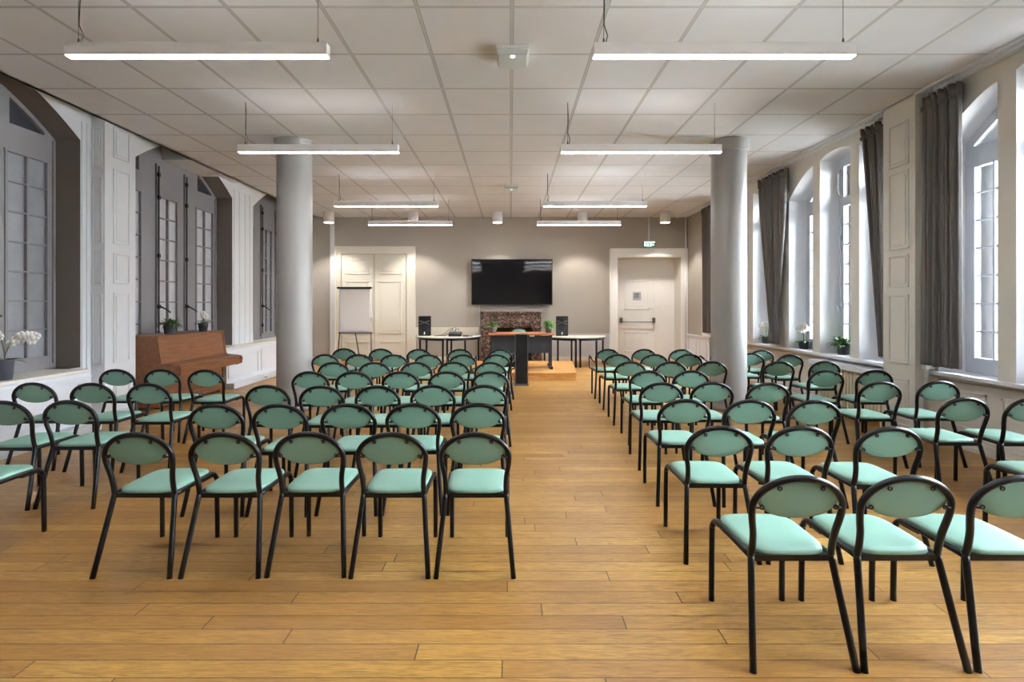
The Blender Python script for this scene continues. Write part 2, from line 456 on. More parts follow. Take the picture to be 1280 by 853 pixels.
def left_window(idx, c):
    w = struct(empty('window_%d' % idx, (XLW, c, 0)))
    arch = left_arch(c)
    x0, x1 = -.05, .0
    zb = .70 if idx != 2 else 0.02
    fr = MB()
    lo, hi = .835, 3.13
    # frame rectangles (y rel. to centre): everything that is not a pane column
    cols = [(-1.145, -.65), (-.285, .165), (.65, 1.145)]
    segs = [(-HW, -1.145), (-.65, -.285), (.165, .65), (1.145, HW)]
    for a, b in segs:
        n = 6
        for i in range(n):
            p, q = a+(b-a)*i/n, a+(b-a)*(i+1)/n
            z1 = min(arch(c+p), arch(c+q), arch(c+(p+q)/2))
            fr.box(x0, x1, p, q, zb, z1+.02)
    for k, (a, b) in enumerate(cols):
        fr.box(x0, x1, a, b, zb, lo)
        side = k != 1
        n = 12
        for i in range(n):
            p, q = a+(b-a)*i/n, a+(b-a)*(i+1)/n
            z1 = max(arch(c+p), arch(c+q))
            if side:
                m = max(abs(p), abs(q))
                # fanlight: base at 3.42, curved top
                t0 = 3.43
                t1 = arch(c+m*(1 if p > 0 else -1)) - .06
                if t1 > t0 and .68 < abs((p+q)/2) < 1.12:
                    f0 = arch(c+p)-.06; f1 = arch(c+q)-.06
                    fr.box(x0, x1, p, q, hi, t0); fr.prism([(p, f0), (q, f1), (q, f1+.1), (p, f0+.1)], 'x', x0, x1)
                    continue
            fr.box(x0, x1, p, q, hi, z1)
    fr.build('frame', 'mauve', w)
    mb = MB()
    for k, (a, b) in enumerate(cols):
        # muntins
        mb.box(-.035, .006, (a+b)/2-.012, (a+b)/2+.012, lo, hi)
        for r in range(1, 7):
            z = lo+(hi-lo)*r/7; mb.box(-.035, .004, a, b, z-.010, z+.010)
        # moulded edge around the pane field
        for zz in (lo, hi): mb.box(-.02, .012, a-.02, b+.02, zz-.014, zz+.014)
        for yy in (a, b): mb.box(-.02, .012, yy-.014, yy+.014, lo, hi)
        # fixed rails lower panel
    for yy in (-.335, .335):
        mb.box(0, .03, yy-.022, yy+.022, zb, 3.62)
    for yy in (-HW+.03, HW-.03): mb.box(0, .02, yy-.015, yy+.015, zb, 3.40)
    mb.box(0, .018, -HW+.02, HW-.02, zb, zb+.06)
    mb.build('sash', 'mauve', w)
    for k, (a, b) in enumerate(cols):
        MB().box(-.04, -.03, a, b, lo, hi).build('pane', 'frost2' if idx == 2 else 'frost', w)
    MB().box(-.06, -.045, -1.14, 1.14, 3.40, 3.95).build('fanlight_pane', 'paneshade', w)
    # espagnolette bolts with lever handles
    for yy in (-.335, .335):
        b = MB().tube([(.045, yy, zb+.12), (.045, yy, 3.58)], .009, 8)
        for z in (1.0, 1.42, 2.2, 3.1, 3.45): b.box(.028, .06, yy-.02, yy+.02, z-.03, z+.03)
        bolt = b.build('bolt', 'iron', w)
        h = MB().tube([(.06, yy, 1.42), (.10, yy+.02, 1.40), (.12, yy+.09, 1.36), (.12, yy+.15, 1.33)], [.016, .012, .010, .013], 8)
        h.lathe([(.0, 1.395), (.022, 1.40), (.022, 1.44), (0, 1.445)], .055, yy, 10)
        h.build('handle', 'iron', bolt)
    return w
for i, c in enumerate(LC): left_window(i+1, c)
left_window(4, 1.52)

# ---- right wall: groups of three arched casements
RC = [1.305, 4.135, 6.965, 9.795]
def outer_top(c):
    def f(y):
        d = (abs(y-c)-.495)/.64; d = min(1, max(0, d))
        return 3.12 + .38*(1-d**1.5)
    return f
def mid_top(c):
    def f(y):
        d = min(1, abs(y-c)/.325); return 3.53+.06*(1-d*d)
    return f
opsR = []
for c in RC:
    opsR += [(c-1.135, c-.495, .75, outer_top(c)), (c-.325, c+.325, .75, mid_top(c)), (c+.495, c+1.135, .75, outer_top(c))]
mb = MB(); wall_along_y(mb, XR, YR, 11.6, .70, ZC+.02, opsR)
struct(mb.build('wall_right', 'cream'))
mb = MB(); reveals(mb, XR, XRW+.06, opsR)
struct(mb.build('trim_8', 'lime'))
struct(MB().box(4.44, 4.62, YR, 11.6, .715, .752).build('trim_9', 'white', bevel=.006))
# lower wall (set back) with dado mouldings
mb = MB().box(4.58, 4.9, YR, 11.6, 0, .715)
for a in [YR+.05+i*1.4 for i in range(10)]:
    if a+1.25 < 11.6: panel_x(mb, 4.58, -1, a, a+1.25, .20, .58, .02, .014)
mb.box(4.56, 4.58, YR, 11.6, .62, .66)
struct(mb.build('wall_right', 'cream'))
mb = MB().box(4.545, 4.58, YR, 11.6, 0, .10); mb.box(4.53, 4.58, YR, 11.6, 0, .045); mb.box(4.56, 4.58, YR, 11.6, .10, .135)
struct(mb.build('baseboard_right', 'cream', bevel=.004))
# outer solid between openings so no daylight leaks
mb = MB()
edges = [YR-.1] + [v for o in sorted(opsR) for v in (o[0], o[1])] + [11.7]
for i in range(0, len(edges), 2): mb.box(XRW+.06, XRW+.10, edges[i], edges[i+1], 0, 4.4)
for a, b, zb, tf in opsR:
    mb.box(XRW+.06, XRW+.10, a, b, 0, zb)
    n = 12
    for i in range(n):
        p, q = a+(b-a)*i/n, a+(b-a)*(i+1)/n
        mb.box(XRW+.06, XRW+.10, p, q, min(tf(p), tf(q)), 4.4)
struct(mb.build('wall_right', 'stone'))
# end piece of the right wall, painted taupe above a panelled dado
mb = MB().box(4.58, 4.8, 11.55, 13.75, .68, 4.3); struct(mb.build('wall_right', 'taupe'))
mb = MB().box(4.58, 4.8, 11.55, 13.75, 0, .68)
panel_x(mb, 4.58, -1, 11.75, 12.25, .15, .58, .02, .012); panel_x(mb, 4.58, -1, 12.4, 12.95, .15, .58, .02, .012)
mb.box(4.555, 4.58, 11.55, YB, .66, .70); mb.box(4.555, 4.58, 11.55, YB, 0, .11)
struct(mb.build('trim_10', 'white', bevel=.003))
mb = MB().box(4.47, 4.60, 11.59, 11.63, .70, ZC+.02); mb.box(4.555, 4.58, 11.78, 12.02, .70, ZC)
struct(mb.build('trim_10', 'white', bevel=.003))
mb = MB().box(4.58, 4.75, 11.5, YB, ZC, ZC+.06); struct(mb.build('trim_2', 'white'))
tag(MB().tube([(4.53, YB-.05, 0), (4.53, YB-.05, ZC)], .022, 10).build('wall_pipe', 'white'), 'thin white pipe running up the corner right of the panic bar door', 'pipe')

# panelled pilaster, right
mb = MB().box(4.305, 4.62, 5.37, 5.83, 0, ZC-.001)
for z0, z1 in ((2.98, 3.46), (2.06, 2.92), (1.64, 2.0), (.80, 1.56), (.18, .64)): panel_x(mb, 4.305, -1, 5.45, 5.74, z0, z1, .018)
mb.box(4.285, 4.5, 5.355, 5.845, 0, .14)
struct(mb.build('trim_11', 'cream', bevel=.003))
pp = MB().tube([(4.385, 5.325, .02), (4.385, 5.325, ZC-.03)], .020, 10)
for z in (1.35, 1.95, .8): pp.box(4.36, 4.47, 5.30, 5.35, z-.03, z+.03)
tag(pp.build('wall_pipe', 'pvc'), 'white heating pipe beside the panelled pilaster on the window side', 'pipe')

def right_window(idx, a, b, tf, kind):
    w = struct(empty('window_%d' % idx, (XRW, (a+b)/2, 0)))
    c = (a+b)/2; hw = (b-a)/2
    lo, hi = .895, 2.875
    fr = MB(); f = .095; t0, t1 = 0.0, .05
    for s in (-1, 1):
        ya, yb = (-hw-.02, -hw+f) if s < 0 else (hw-f, hw+.02)
        fr.box(t0, t1, ya, yb, .75, max(tf(c+max(-hw, ya)), tf(c+min(hw, yb)))+.02)
    fr.box(t0, t1, -hw+f, hw-f, .75, lo)
    n = 12; W = hw-f
    for i in range(n):
        p, q = -W+2*W*i/n, -W+2*W*(i+1)/n
        top = max(tf(c+p), tf(c+q))+.02
        if kind == 'mid':
            fr.box(t0, t1, p, q, hi, 2.99); fr.box(t0, t1, p, q, 3.42, top)
        else:
            m = min(tf(c+p), tf(c+q)) - .12
            base = 3.07
            if m > base+.01:
                    g0, g1 = max(base, tf(c+p)-.12), max(base, tf(c+q)-.12)
                    fr.box(t0, t1, p, q, hi, base); fr.prism([(p, g0), (q, g1), (q, tf(c+q)+.02), (p, tf(c+p)+.02)], 'x', t0, t1)
            else: fr.box(t0, t1, p, q, hi, top)
    fr.build('frame', 'winw', w)
    mb = MB()
    mb.box(-.012, .055, -.010, .010, lo, hi)
    for r in range(1, 7):
        z = lo+(hi-lo)*r/7; mb.box(.005, .04, -W, W, z-.009, z+.009)
    for z in (lo, hi): mb.box(-.012, .0, -W-.03, W+.03, z-.02, z+.012)
    for y in (-W, W): mb.box(-.012, .0, y-.02, y+.005, lo, hi)
    mb.build('sash', 'winw', w)
    MB().quad((.024, -W-.01, lo-.02), (.024, W+.01, lo-.02), (.024, W+.01, 3.46), (.024, -W-.01, 3.46)).build('pane', 'glass', w)
    if kind == 'mid':
        hnd = MB().tube([(-.03, W+.03, lo+.02), (-.03, W+.03, 2.9)], .008, 8)
        for z in (1.45, 2.4): hnd.box(-.045, 0, W+.012, W+.048, z-.04, z+.04)
        hnd.tube([(-.04, W+.03, 1.45), (-.075, W+.03, 1.44), (-.08, W+.0, 1.36)], .009, 8)
        hnd.build('bolt', 'winw', w)
        st = MB().tube([(-.02, W+.02, 2.98), (-.06, W+.05, 3.05), (-.06, W+.05, 3.30), (-.02, W+.03, 3.38)], .008, 6)
        st.build('stay_arm', 'silver', w)
i = 5
for c in RC:
    right_window(i, c-1.135, c-.495, outer_top(c), 'side'); i += 1
    right_window(i, c-.325, c+.325, mid_top(c), 'mid'); i += 1
    right_window(i, c+.495, c+1.135, outer_top(c), 'side'); i += 1

# ---- back wall with a recessed doorway on the right and a framed double door on the left
RX0, RX1, RZ = 2.778, 4.415, 2.675
mb = MB()
def bq(x0, x1, z0, z1): mb.quad((x0,YB,z0),(x1,YB,z0),(x1,YB,z1),(x0,YB,z1))
bq(-5.6, RX0, 0, 4.35); bq(RX0, RX1, RZ, 4.35); bq(RX1, 4.8, 0, 4.35)
struct(mb.build('wall_back', 'taupe'))
mb = MB().box(RX0-.06, RX0, YB-.001, 13.62, 0, RZ).box(RX1, RX1+.06, YB-.001, 13.62, 0, RZ).box(RX0, RX1, YB-.001, 13.62, RZ, RZ+.05)
struct(mb.build('wall_back', 'cream'))
# pale plaster strip and grey lower wall
struct(MB().box(-2.45, -.78, YB-.008, YB, .66, .865).build('trim_12', 'plaster'))
struct(MB().box(.84, 2.57, YB-.006, YB, 0, .70).build('trim_12', 'greyplas'))
struct(MB().box(-2.45, -.80, YB-.025, YB, 0, .10).box(.84, 2.57, YB-.025, YB, 0, .10).box(-5.1, -4.56, YB-.025, YB, 0, .10).build('baseboard_back', 'cream'))
# door surrounds
def surround(nm, xo0, xo1, zo, xi0, xi1, zi, y, m):
    mb = MB()
    for a, b in ((xo0, xi0), (xi1, xo1)):
        mb.box(a, b, y-.05, y+.01, 0, zo)
        s = 1 if a == xo0 else -1
        e = a if a == xo0 else b
        mb.box(e, e+s*.03, y-.075, y-.04, 0, zo)
        i_ = xi0 if a == xo0 else xi1
        mb.box(i_-s*.04, i_-s*.01, y-.062, y-.04, 0, zi+.02)
    mb.box(xi0-.001, xi1+.001, y-.05, y+.01, zi, zo)
    mb.box(xo0, xo1, y-.075, y-.04, zo-.03, zo); mb.box(xi0-.01, xi1+.01, y-.062, y-.04, zi+.01, zi+.04)
    struct(mb.build(nm, m, bevel=.003))
surround('trim_13', -4.545, -2.452, 2.955, -4.374, -2.685, 2.755, YB, 'doorw')
surround('trim_14', 2.57, 4.575, 2.905, RX0, RX1, RZ, YB, 'doorb')
struct(MB().box(-4.66, -4.55, YB-.04, YB, 0, 4.3).build('trim_15', 'white', bevel=.004))

def panelled_leaf(mb, x0, x1, y, zs, t=.045, z0=.02, z1=2.7):
    mb.box(x0, x1, y, y+t, z0, z1)
    for a, b in zs: panel_y(mb, y, -1, x0+.11, x1-.11, a, b, .028, .014)
d1 = struct(empty('door_1', (0, YB, 0)))
MB().box(-4.375, -2.684, -.006, -.001, .0, 2.757).build('gap_shadow_sheet', 'anthr', d1)  # dark sheet behind the leaves, paints shadow lines into the gaps
for k, (a, b) in enumerate(((-4.36, -3.552), (-3.508, -2.70))):
    mb = MB(); panelled_leaf(mb, a, b, -.035, ((2.24, 2.62), (.70, 2.06), (.14, .50)), z1=2.75)
    lf = mb.build('door_leaf', 'doorw', d1, bevel=.002)
MB().box(-3.541, -3.519, -.05, -.012, .02, 2.75).build('meeting_strip', 'doorw', d1, bevel=.004)
MB().lathe([(0, 1.02), (.014, 1.03), (.014, 1.11), (0, 1.12)], -3.60, -.06, 10).tube([(-3.60, -.04, 1.07), (-3.60, -.09, 1.07), (-3.68, -.095, 1.07)], .009, 8).build('door_handle', 'silver', d1)

d2 = struct(empty('door_2', (0, 13.58, 0)))
mb = MB().box(RX0, RX1, .05, .09, 0, RZ)            # fixed boarding behind the leaf
mb.box(RX0, RX1, .0, .05, 2.31, RZ); mb.box(3.885, RX1, .0, .05, 0, 2.31)
mb.box(3.86, 3.90, -.02, .01, 0, 2.31); mb.box(RX0, 3.9, -.02, .01, 2.29, 2.34)
mb.box(4.02, 4.30, -.006, .0, .1, 2.2)
mb.build('fixed_panel', 'doorb', d2, bevel=.002)
mb = MB().box(2.93, 3.875, .0, .045, .01, 2.30)
panel_y(mb, 0, -1, 3.07, 3.72, 1.32, 2.10, .03, .014); panel_y(mb, 0, -1, 3.07, 3.72, .18, .72, .03, .014)
lf = mb.build('door_leaf', 'doorb', d2, bevel=.002)
MB().box(RX0, 2.93, 0, .05, 0, 2.31).build('fixed_panel', 'doorb', d2)
bar = MB().tube([(2.98, -.10, .985), (3.83, -.10, .985)], .014, 8)
bar.box(2.94, 3.0, -.11, 0, .96, 1.10); bar.box(3.81, 3.87, -.11, 0, .96, 1.10)
bar.build('panic_bar', 'chrome', d2, bevel=.004)
# plaque on the door
pl = thing('door_sign', 'small square grey notice on the white panic bar door', 'sign', (3.40, 13.575, 1.68))
MB().box(-.11, .11, -.012, 0, -.11, .11).build('plate', 'plaque', pl, bevel=.002)
mb = MB()
random.seed(3)
for z, n in ((.03, 6), (-.005, 5), (-.04, 6)):
    x = -.075
    for k in range(n):
        w = random.uniform(.012, .022); mb.box(x, x+w, -.0145, -.012, z, z+.018); x += w+.006
mb.box(-.05, .055, -.0145, -.012, .055, .068)
mb.build('lettering', 'ink', pl)

# rear of the room behind the camera
struct(MB().box(-5.7, 4.95, YR-.1, YR, 0, 4.4).build('wall_rear', 'taupe'))

# ------------------------------------------------------------------ columns
def column(x, label):
    t = thing('round_column', label, 'column', (x, 7.02, 0), 0, 'round columns')
    MB().lathe([(.245, 0), (.245, .05), (.233, .07), (.233, .12), (.2315, 3.50), (.2315, ZC-.002)], 0, 0, 64).build('shaft', 'column', t)
    MB().lathe([(.233, 3.54), (.25, 3.545), (.255, 3.56), (.257, ZC-.012), (.262, ZC-.002)], 0, 0, 64).build('collar', 'column', t)
column(-3.0, 'round pearl grey column standing on the left side of the room')
column(3.035, 'round pearl grey column standing among the chairs on the window side')

# ------------------------------------------------------------------ lamps
def lamp_master():
    t = empty('pendant_lamp')
    L = 1.785
    mb = MB()
    pr = [(-.034, 0), (.034, 0), (.034, .085), (-.034, .085)]
    mb.prism(pr, 'x', -L/2, L/2)
    mb.build('housing', 'lampw', t, bevel=.004)
    MB().box(-L/2+.004, L/2-.004, -.026, .026, -.005, .002).build('diffuser', 'lampe', t, bevel=.003)
    MB().box(-L/2+.05, L/2-.05, -.022, .022, .0845, .087).build('added_uplight', 'lampu', t)  # unseen glowing strip added on the housing top to lift the ceiling
    for s in (-1, 1):
        x = s*(L/2-.072)
        MB().tube([(x, 0, .085), (x, 0, ZC-3.15)], .0022, 6).lathe([(.006, .085), (.008, .09), (.006, .125)], x, 0, 8).build('cable', 'wire', t)
    MB().tube([(-L/2+.085, 0, .09), (-L/2+.10, .01, .15), (-L/2+.075, .0, .22), (-L/2+.08, .005, .4), (-L/2+.073, .0, ZC-3.15)], .004, 6).build('power_cord', 'wire', t)
    return t
lm = lamp_master(); first = True
rows = [(3.46, 'nearest to the camera'), (5.64, 'in the second row'), (8.72, 'in the third row'), (10.78, 'nearest to the back wall')]
for y, nm in rows:
    for x, sd in ((-2.14, 'left'), (1.46, 'right')):
        o = lm if first else copy_tree(lm); first = False
        o.location = (x, y, 3.15)
        tag(o, 'white linear pendant lamp, lit, on the %s side, %s' % (sd, nm), 'ceiling lamp', 'linear pendant lamps')
# the same fittings behind the camera
for x, sd in ((-2.14, 'left'), (1.46, 'right')):
    o = copy_tree(lm); o.location = (x, 1.1, 3.15)
    tag(o, 'white linear pendant lamp, lit, on the %s side, behind the camera' % sd, 'ceiling lamp', 'linear pendant lamps')

names = ['far left one', 'second from left', 'middle one, above the screen', 'second from right', 'far right one by the doorway']
for k, px in enumerate((411, 516.5, 621.8, 728, 831.5)):
    x = (px-638)*12.3/631
    t = thing('surface_downlight', 'white cylinder downlight before the back wall, %s' % names[k], 'downlight', (x, 12.3, 3.45), 0, 'cylinder downlights')
    MB().lathe([(.112, .0), (.122, .0), (.124, .004), (.124, ZC-3.452)], 0, 0, 32).build('housing', 'lampw', t)
    MB().lathe([(.105, -.004), (.108, .002)], 0, 0, 32).build('lens', 'spote', t)
    ld = bpy.data.lights.new('downlight_beam', 'SPOT'); ld.energy = 42; ld.color = (1, .94, .84); ld.spot_size = math.radians(104); ld.spot_blend = .45
    ld.shadow_soft_size = .06
    lo = bpy.data.objects.new('downlight_beam', ld); COL.objects.link(lo); lo.parent = t; lo.location = (0, 0, -.03)

# emergency light boxes on the ceiling
for y, nm in ((4.52, 'nearer of the two'), (9.62, 'farther of the two')):
    t = thing('emergency_light', 'small square emergency light on the ceiling centre line, %s' % nm, 'emergency light', (.02, y, ZC), 0, 'ceiling emergency lights')
    MB().box(-.145, .145, -.14, .14, -.035, -.001).build('base', 'lampw', t, bevel=.004)
    MB().prism([(-.14, -.035), (.14, -.035), (.125, -.085), (-.125, -.085)], 'y', -.13, .13).build('cover', 'clear', t, bevel=.003)
    MB().lathe([(.0, -.092), (.02, -.091), (.022, -.086)], 0, -.10, 12).build('led', 'signw', t)

# exit sign on its rod
t = thing('exit_sign', 'small green and white exit sign hanging on a rod over the right door', 'exit sign', (3.54, 12.9, 2.92))
MB().tube([(0, 0, .14), (0, 0, ZC-2.921)], .010, 8).build('rod', 'white', t)
MB().box(-.15, .15, -.022, .022, 0, .14).build('housing', 'plate', t, bevel=.004)
MB().box(-.135, .135, -.026, -.022, .008, .105).build('panel', 'green', t)
mb = MB()
# running figure, arrow and door
mb.lathe([(.0, .0), (.011, .004), (.011, .006), (0, .01)], 0, 0, 10)
mb = MB()
def yprism(pts): mb.prism(pts, 'y', -.029, -.026)
yprism([(-.035+.011*math.cos(a*PI/4), .088+.011*math.sin(a*PI/4)) for a in range(8)])
yprism([(-.045, .075), (-.028, .075), (-.022, .045), (-.038, .040)])
yprism([(-.038, .042), (-.028, .046), (-.010, .030), (-.016, .012), (-.022, .014), (-.020, .027)])
yprism([(-.038, .046), (-.028, .042), (-.045, .018), (-.066, .016), (-.066, .023), (-.050, .026)])
yprism([(-.030, .073), (-.008, .060), (-.012, .053), (-.032, .063)])
yprism([(-.045, .072), (-.066, .060), (-.062, .053), (-.042, .062)])
yprism([(.02, .02), (.02, .095), (.055, .095), (.055, .02)])
yprism([(.07, .052), (.095, .052), (.095, .035), (.125, .06), (.095, .085), (.095, .068), (.07, .068)])
yprism([(-.125, .03), (-.125, .09), (-.09, .09), (-.09, .03)])
mb.build('pictogram', 'signw', t)
MB().box(.06, .14, -.03, .02, .112, .136).box(-.13, .05, -.026, .0, .118, .130).build('lamp_strip', 'signw', t)

# ------------------------------------------------------------------ television
t = thing('television', 'large black wall mounted television above the fireplace', 'television', (.035, YB, 1.44))
MB().box(-1.035, 1.045, -.13, -.085, 0, 1.18).build('casing', 'plastic', t, bevel=.006)
MB().box(-1.015, 1.025, -.134, -.128, .03, 1.165).build('screen', 'screen', t)
MB().box(-.4, .4, -.085, -.025, .3, .9).build('wall_bracket', 'iron', t)
tag(MB().box(-.815, -.795, YB-.02, YB, .10, 1.43).build('cable_duct', 'white'), 'thin white cable duct running down the wall left of the fireplace', 'cable duct')

# ------------------------------------------------------------------ fireplace
t = thing('fireplace', 'brown veined marble fireplace surround behind the desk', 'fireplace', (.02, YB, 0))
Y0 = -.24
MB().box(-.775, .775, Y0-.03, -.001, 1.235, 1.275).box(-.765, .765, Y0-.02, -.001, 1.20, 1.235).build('mantel_shelf', 'marble', t, bevel=.006)
for s in (-1, 1):
    a, b = (-.76, -.53) if s < 0 else (.53, .76)
    mb = MB().box(a, b, Y0, -.001, 0, 1.20); mb.box(a-.015, b+.015, Y0-.02, -.001, 0, .14); mb.box(a+.05, b-.05, Y0-.012, Y0, .2, .78)
    mb.box(a-.01, b+.01, Y0-.02, -.001, .84, .90)
    mb.build('jamb', 'marble', t, bevel=.005)
mb = MB().box(-.53, .53, Y0+.02, -.001, .86, 1.20); mb.box(-.50, .50, Y0, Y0+.03, .98, 1.16); mb.box(-.53, .53, Y0-.01, Y0+.03, .90, .94)
mb.build('frieze', 'marble', t, bevel=.005)
MB().box(-.53, .53, -.03, -.001, 0, .86).build('firebox', 'soot', t)
MB().box(-.45, .45, Y0+.08, -.03, .80, .86).box(-.53, -.42, Y0+.08, -.03, 0, .86).box(.42, .53, Y0+.08, -.03, 0, .86).build('lining', 'soot', t)
tag(MB().box(.80, .96, YB-.18, YB-.03, 0, .62).box(.81, .95, YB-.185, YB-.18, .05, .57).build('storage_box', 'doorw', bevel=.004),
    'tall narrow white box standing right of the fireplace behind the desk', 'box')

# ------------------------------------------------------------------ stage platform, desk, lectern
mb = MB().prism([(-.80, 9.65), (1.254, 9.65), (1.41, 11.68), (-.80, 11.68)], 'z', 0, .128)
t = thing('stage_platform', 'low wooden platform under the desk', 'platform')
mb.build('riser', 'podium', t, bevel=.004)
MB().prism([(-.815, 9.635), (1.27, 9.635), (1.425, 11.69), (-.815, 11.69)], 'z', .128, .146).build('deck', 'podium', t, bevel=.004)
PZ = .146
t = thing('desk', 'desk with reddish wood top and dark modesty panel on the platform', 'desk', (.225, 10.15, PZ))
MB().box(-.665, .665, 0, .78, .685, .715).build('desktop', 'desk', t, bevel=.005)
MB().box(-.60, .60, .10, .12, .32, .675).build('modesty_panel', 'anthr', t, bevel=.003)
for s in (-1, 1):
    x = s*.60
    mb = MB().box(x-.028, x+.028, .10, .70, .655, .685); mb.box(x-.025, x+.025, .30, .48, .04, .66); mb.box(x-.028, x+.028, .02, .76, .0, .045)
    mb.box(x-.034, x+.034, .0, .05, 0, .06); mb.box(x-.02, x+.02, .09, .13, .04, .66)
    mb.build('leg', 'anthr', t, bevel=.006)
MB().box(-.10, .02, .02, .10, .66, .684).build('paper_tag', 'plaster', t)
MB().box(.16, .26, .02, .10, .66, .684).build('paper_tag', 'paper', t)

t = thing('lectern', 'slim black floor standing lectern at the aisle end before the desk', 'lectern', (.2, 9.03, 0))
MB().box(-.125, .125, -.02, .30, 0, .03).build('base_plate', 'chrome', t, bevel=.004)
MB().box(-.102, .102, 0, .06, .03, .93).build('front_panel', 'plastic', t, bevel=.003)
for s in (-1, 1): MB().box(s*.104, s*.118, -.006, .22, .03, .92).build('side_panel', 'chrome', t, bevel=.002)
MB().prism([(-.03, .912), (.24, .905), (.24, .92), (-.03, .930)], 'x', -.125, .125).build('reading_top', 'silver', t, bevel=.003)

# computer under the desk
t = thing('computer_tower', 'black computer tower under the left part of the desk', 'computer', (.0, 10.55, PZ))
MB().box(-.14, .12, 0, .4, 0, .34).build('case', 'plastic', t, bevel=.006)
MB().box(-.10, .10, -.006, 0, .27, .285).build('case_highlight', 'silver', t)  # silver strip painted in as the highlight on the case

# ------------------------------------------------------------------ quarter-round tables along the back wall
def quarter_table(cx, cy, s, label):
    """s=-1: quarter to the left of cx, +1 to the right"""
    t = thing('quarter_round_table', label, 'table', (cx, cy, 0), 0, 'quarter round tables by the back wall')
    R, D = .775, .93
    g = .008
    pts = [(s*g, 0)] + [(s*(g+R*math.sin(a)), -D*math.cos(a)) for a in [PI/2*k/16 for k in range(17)]]
    pts = [(s*g, 0)] + [(s*(g+R*math.sin(a)), -D*math.cos(a)) for a in [PI/2*k/16 for k in range(17)]]
    MB().prism(pts, 'z', .672, .69).build('tabletop', 'tabletop', t, bevel=.002)
    pin = [(s*.03+ (p[0])*.93, p[1]*.94-.012) for p in pts]
    mb = MB()
    for i in range(len(pin)):
        a, b = Vector((*pin[i], 0)), Vector((*pin[(i+1) % len(pin)], 0))
        if (b-a).length < 1e-4: continue
        n = Vector((-(b-a).y, (b-a).x, 0)).normalized()*.01
        mb.add([(a-n).to_tuple()[:2]+(.615,), (b-n).to_tuple()[:2]+(.615,), (b+n).to_tuple()[:2]+(.615,), (a+n).to_tuple()[:2]+(.615,),
                (a-n).to_tuple()[:2]+(.671,), (b-n).to_tuple()[:2]+(.671,), (b+n).to_tuple()[:2]+(.671,), (a+n).to_tuple()[:2]+(.671,)],
               [(0,3,2,1),(4,5,6,7),(0,1,5,4),(1,2,6,5),(2,3,7,6),(3,0,4,7)])
    mb.build('apron', 'black', t)
    for lx, ly in ((.05, -.04), (.05, -.86), (.45, -.70), (.72, -.05)):
        MB().box(s*lx-.021, s*lx+.021, ly-.021, ly+.021, 0, .671).build('leg', 'black', t, bevel=.003)
CL, CR = -1.507, 1.56
quarter_table(CL, 12.50, -1, 'pale topped quarter round table beside the left double door, under the loudspeaker')
quarter_table(CL, 12.50, 1, 'pale topped quarter round table left of the fireplace, carrying the mixer')
quarter_table(CR, 12.50, -1, 'pale topped quarter round table right of the fireplace, under the right loudspeaker')
quarter_table(CR, 12.50, 1, 'empty pale topped quarter round table next to the panic bar door')

def speaker(x, label):
    t = thing('loudspeaker', label, 'loudspeaker', (x, 12.28, .69), 0, 'black loudspeakers')
    mb = MB().prism([(-.15, 0), (.15, 0), (.12, .26), (-.12, .26)], 'z', 0, .48)
    mb.build('cabinet', 'plastic', t, bevel=.012)
    # horn mouth with cross ribs
    MB().prism([(-.12, .44), (-.06, .36), (.06, .36), (.12, .44), (.06, .455), (-.06, .455)], 'y', -.008, .0).build('horn', 'iron', t)
    MB().prism([(-.13, .355), (-.11, .375), (.13, .29), (.11, .27)], 'y', -.012, 0).prism([(.13, .355), (.11, .375), (-.13, .29), (-.11, .27)], 'y', -.012, 0).build('horn_rib', 'chrome', t)
    MB().box(-.13, .13, -.008, 0, .03, .26).build('grille', 'grille', t, bevel=.003)
    mb = MB().lathe([(0, 0), (.016, 0), (.016, .003), (0, .003)], 0, 0, 14)
    mb2 = MB(); mb2.prism([(.017*math.cos(a*PI/6), .065+.021*math.sin(a*PI/6)) for a in range(12)], 'y', -.012, -.008)
    mb2.box(-.009, .009, -.012, -.008, .085, .10); mb2.box(-.014, .014, -.012, -.008, .035, .047)
    mb2.build('badge', 'paper', t)
speaker((530.8-638)*12.3/631, 'black loudspeaker on the quarter table beside the left double door')
speaker((702.5-638)*12.3/631, 'black loudspeaker on the quarter table right of the desk')
# mixer
t = thing('audio_mixer', 'small black audio mixer with cables on the quarter table', 'mixer', (-1.33, 12.05, .69))
MB().prism([(0, 0), (.26, 0), (.26, .10), (0, .05)], 'x', -.15, .15).build('case', 'plastic', t, bevel=.005)
mb = MB()
for i in range(6):
    for j in range(4):
        yy = .04+j*.055; mb.lathe([(.008, .055+yy*.19), (.007, .075+yy*.19)], -.12+i*.046, yy, 8)
mb.build('knob', 'silver', t)
for k, (dx, hgt) in enumerate(((-.08, .2), (0, .24), (.07, .18))):
    MB().tube([(dx, .22, .09), (dx+.01, .22, .09+hgt*.5), (dx-.06, .25, .05+hgt*.6), (dx-.18, .27, .06), (dx-.3, .2, .012), (dx-.42, .1, .012)], .006, 6).build('cable', 'black', t)
tag(MB().box(-1.14, -1.0, 12.02, 12.12, .69, .715).box(-1.06, -.9, 12.06, 12.10, .69, .705).build('power_adapter', 'plastic', bevel=.004), 'black power adapter lying right of the audio mixer', 'adapter')

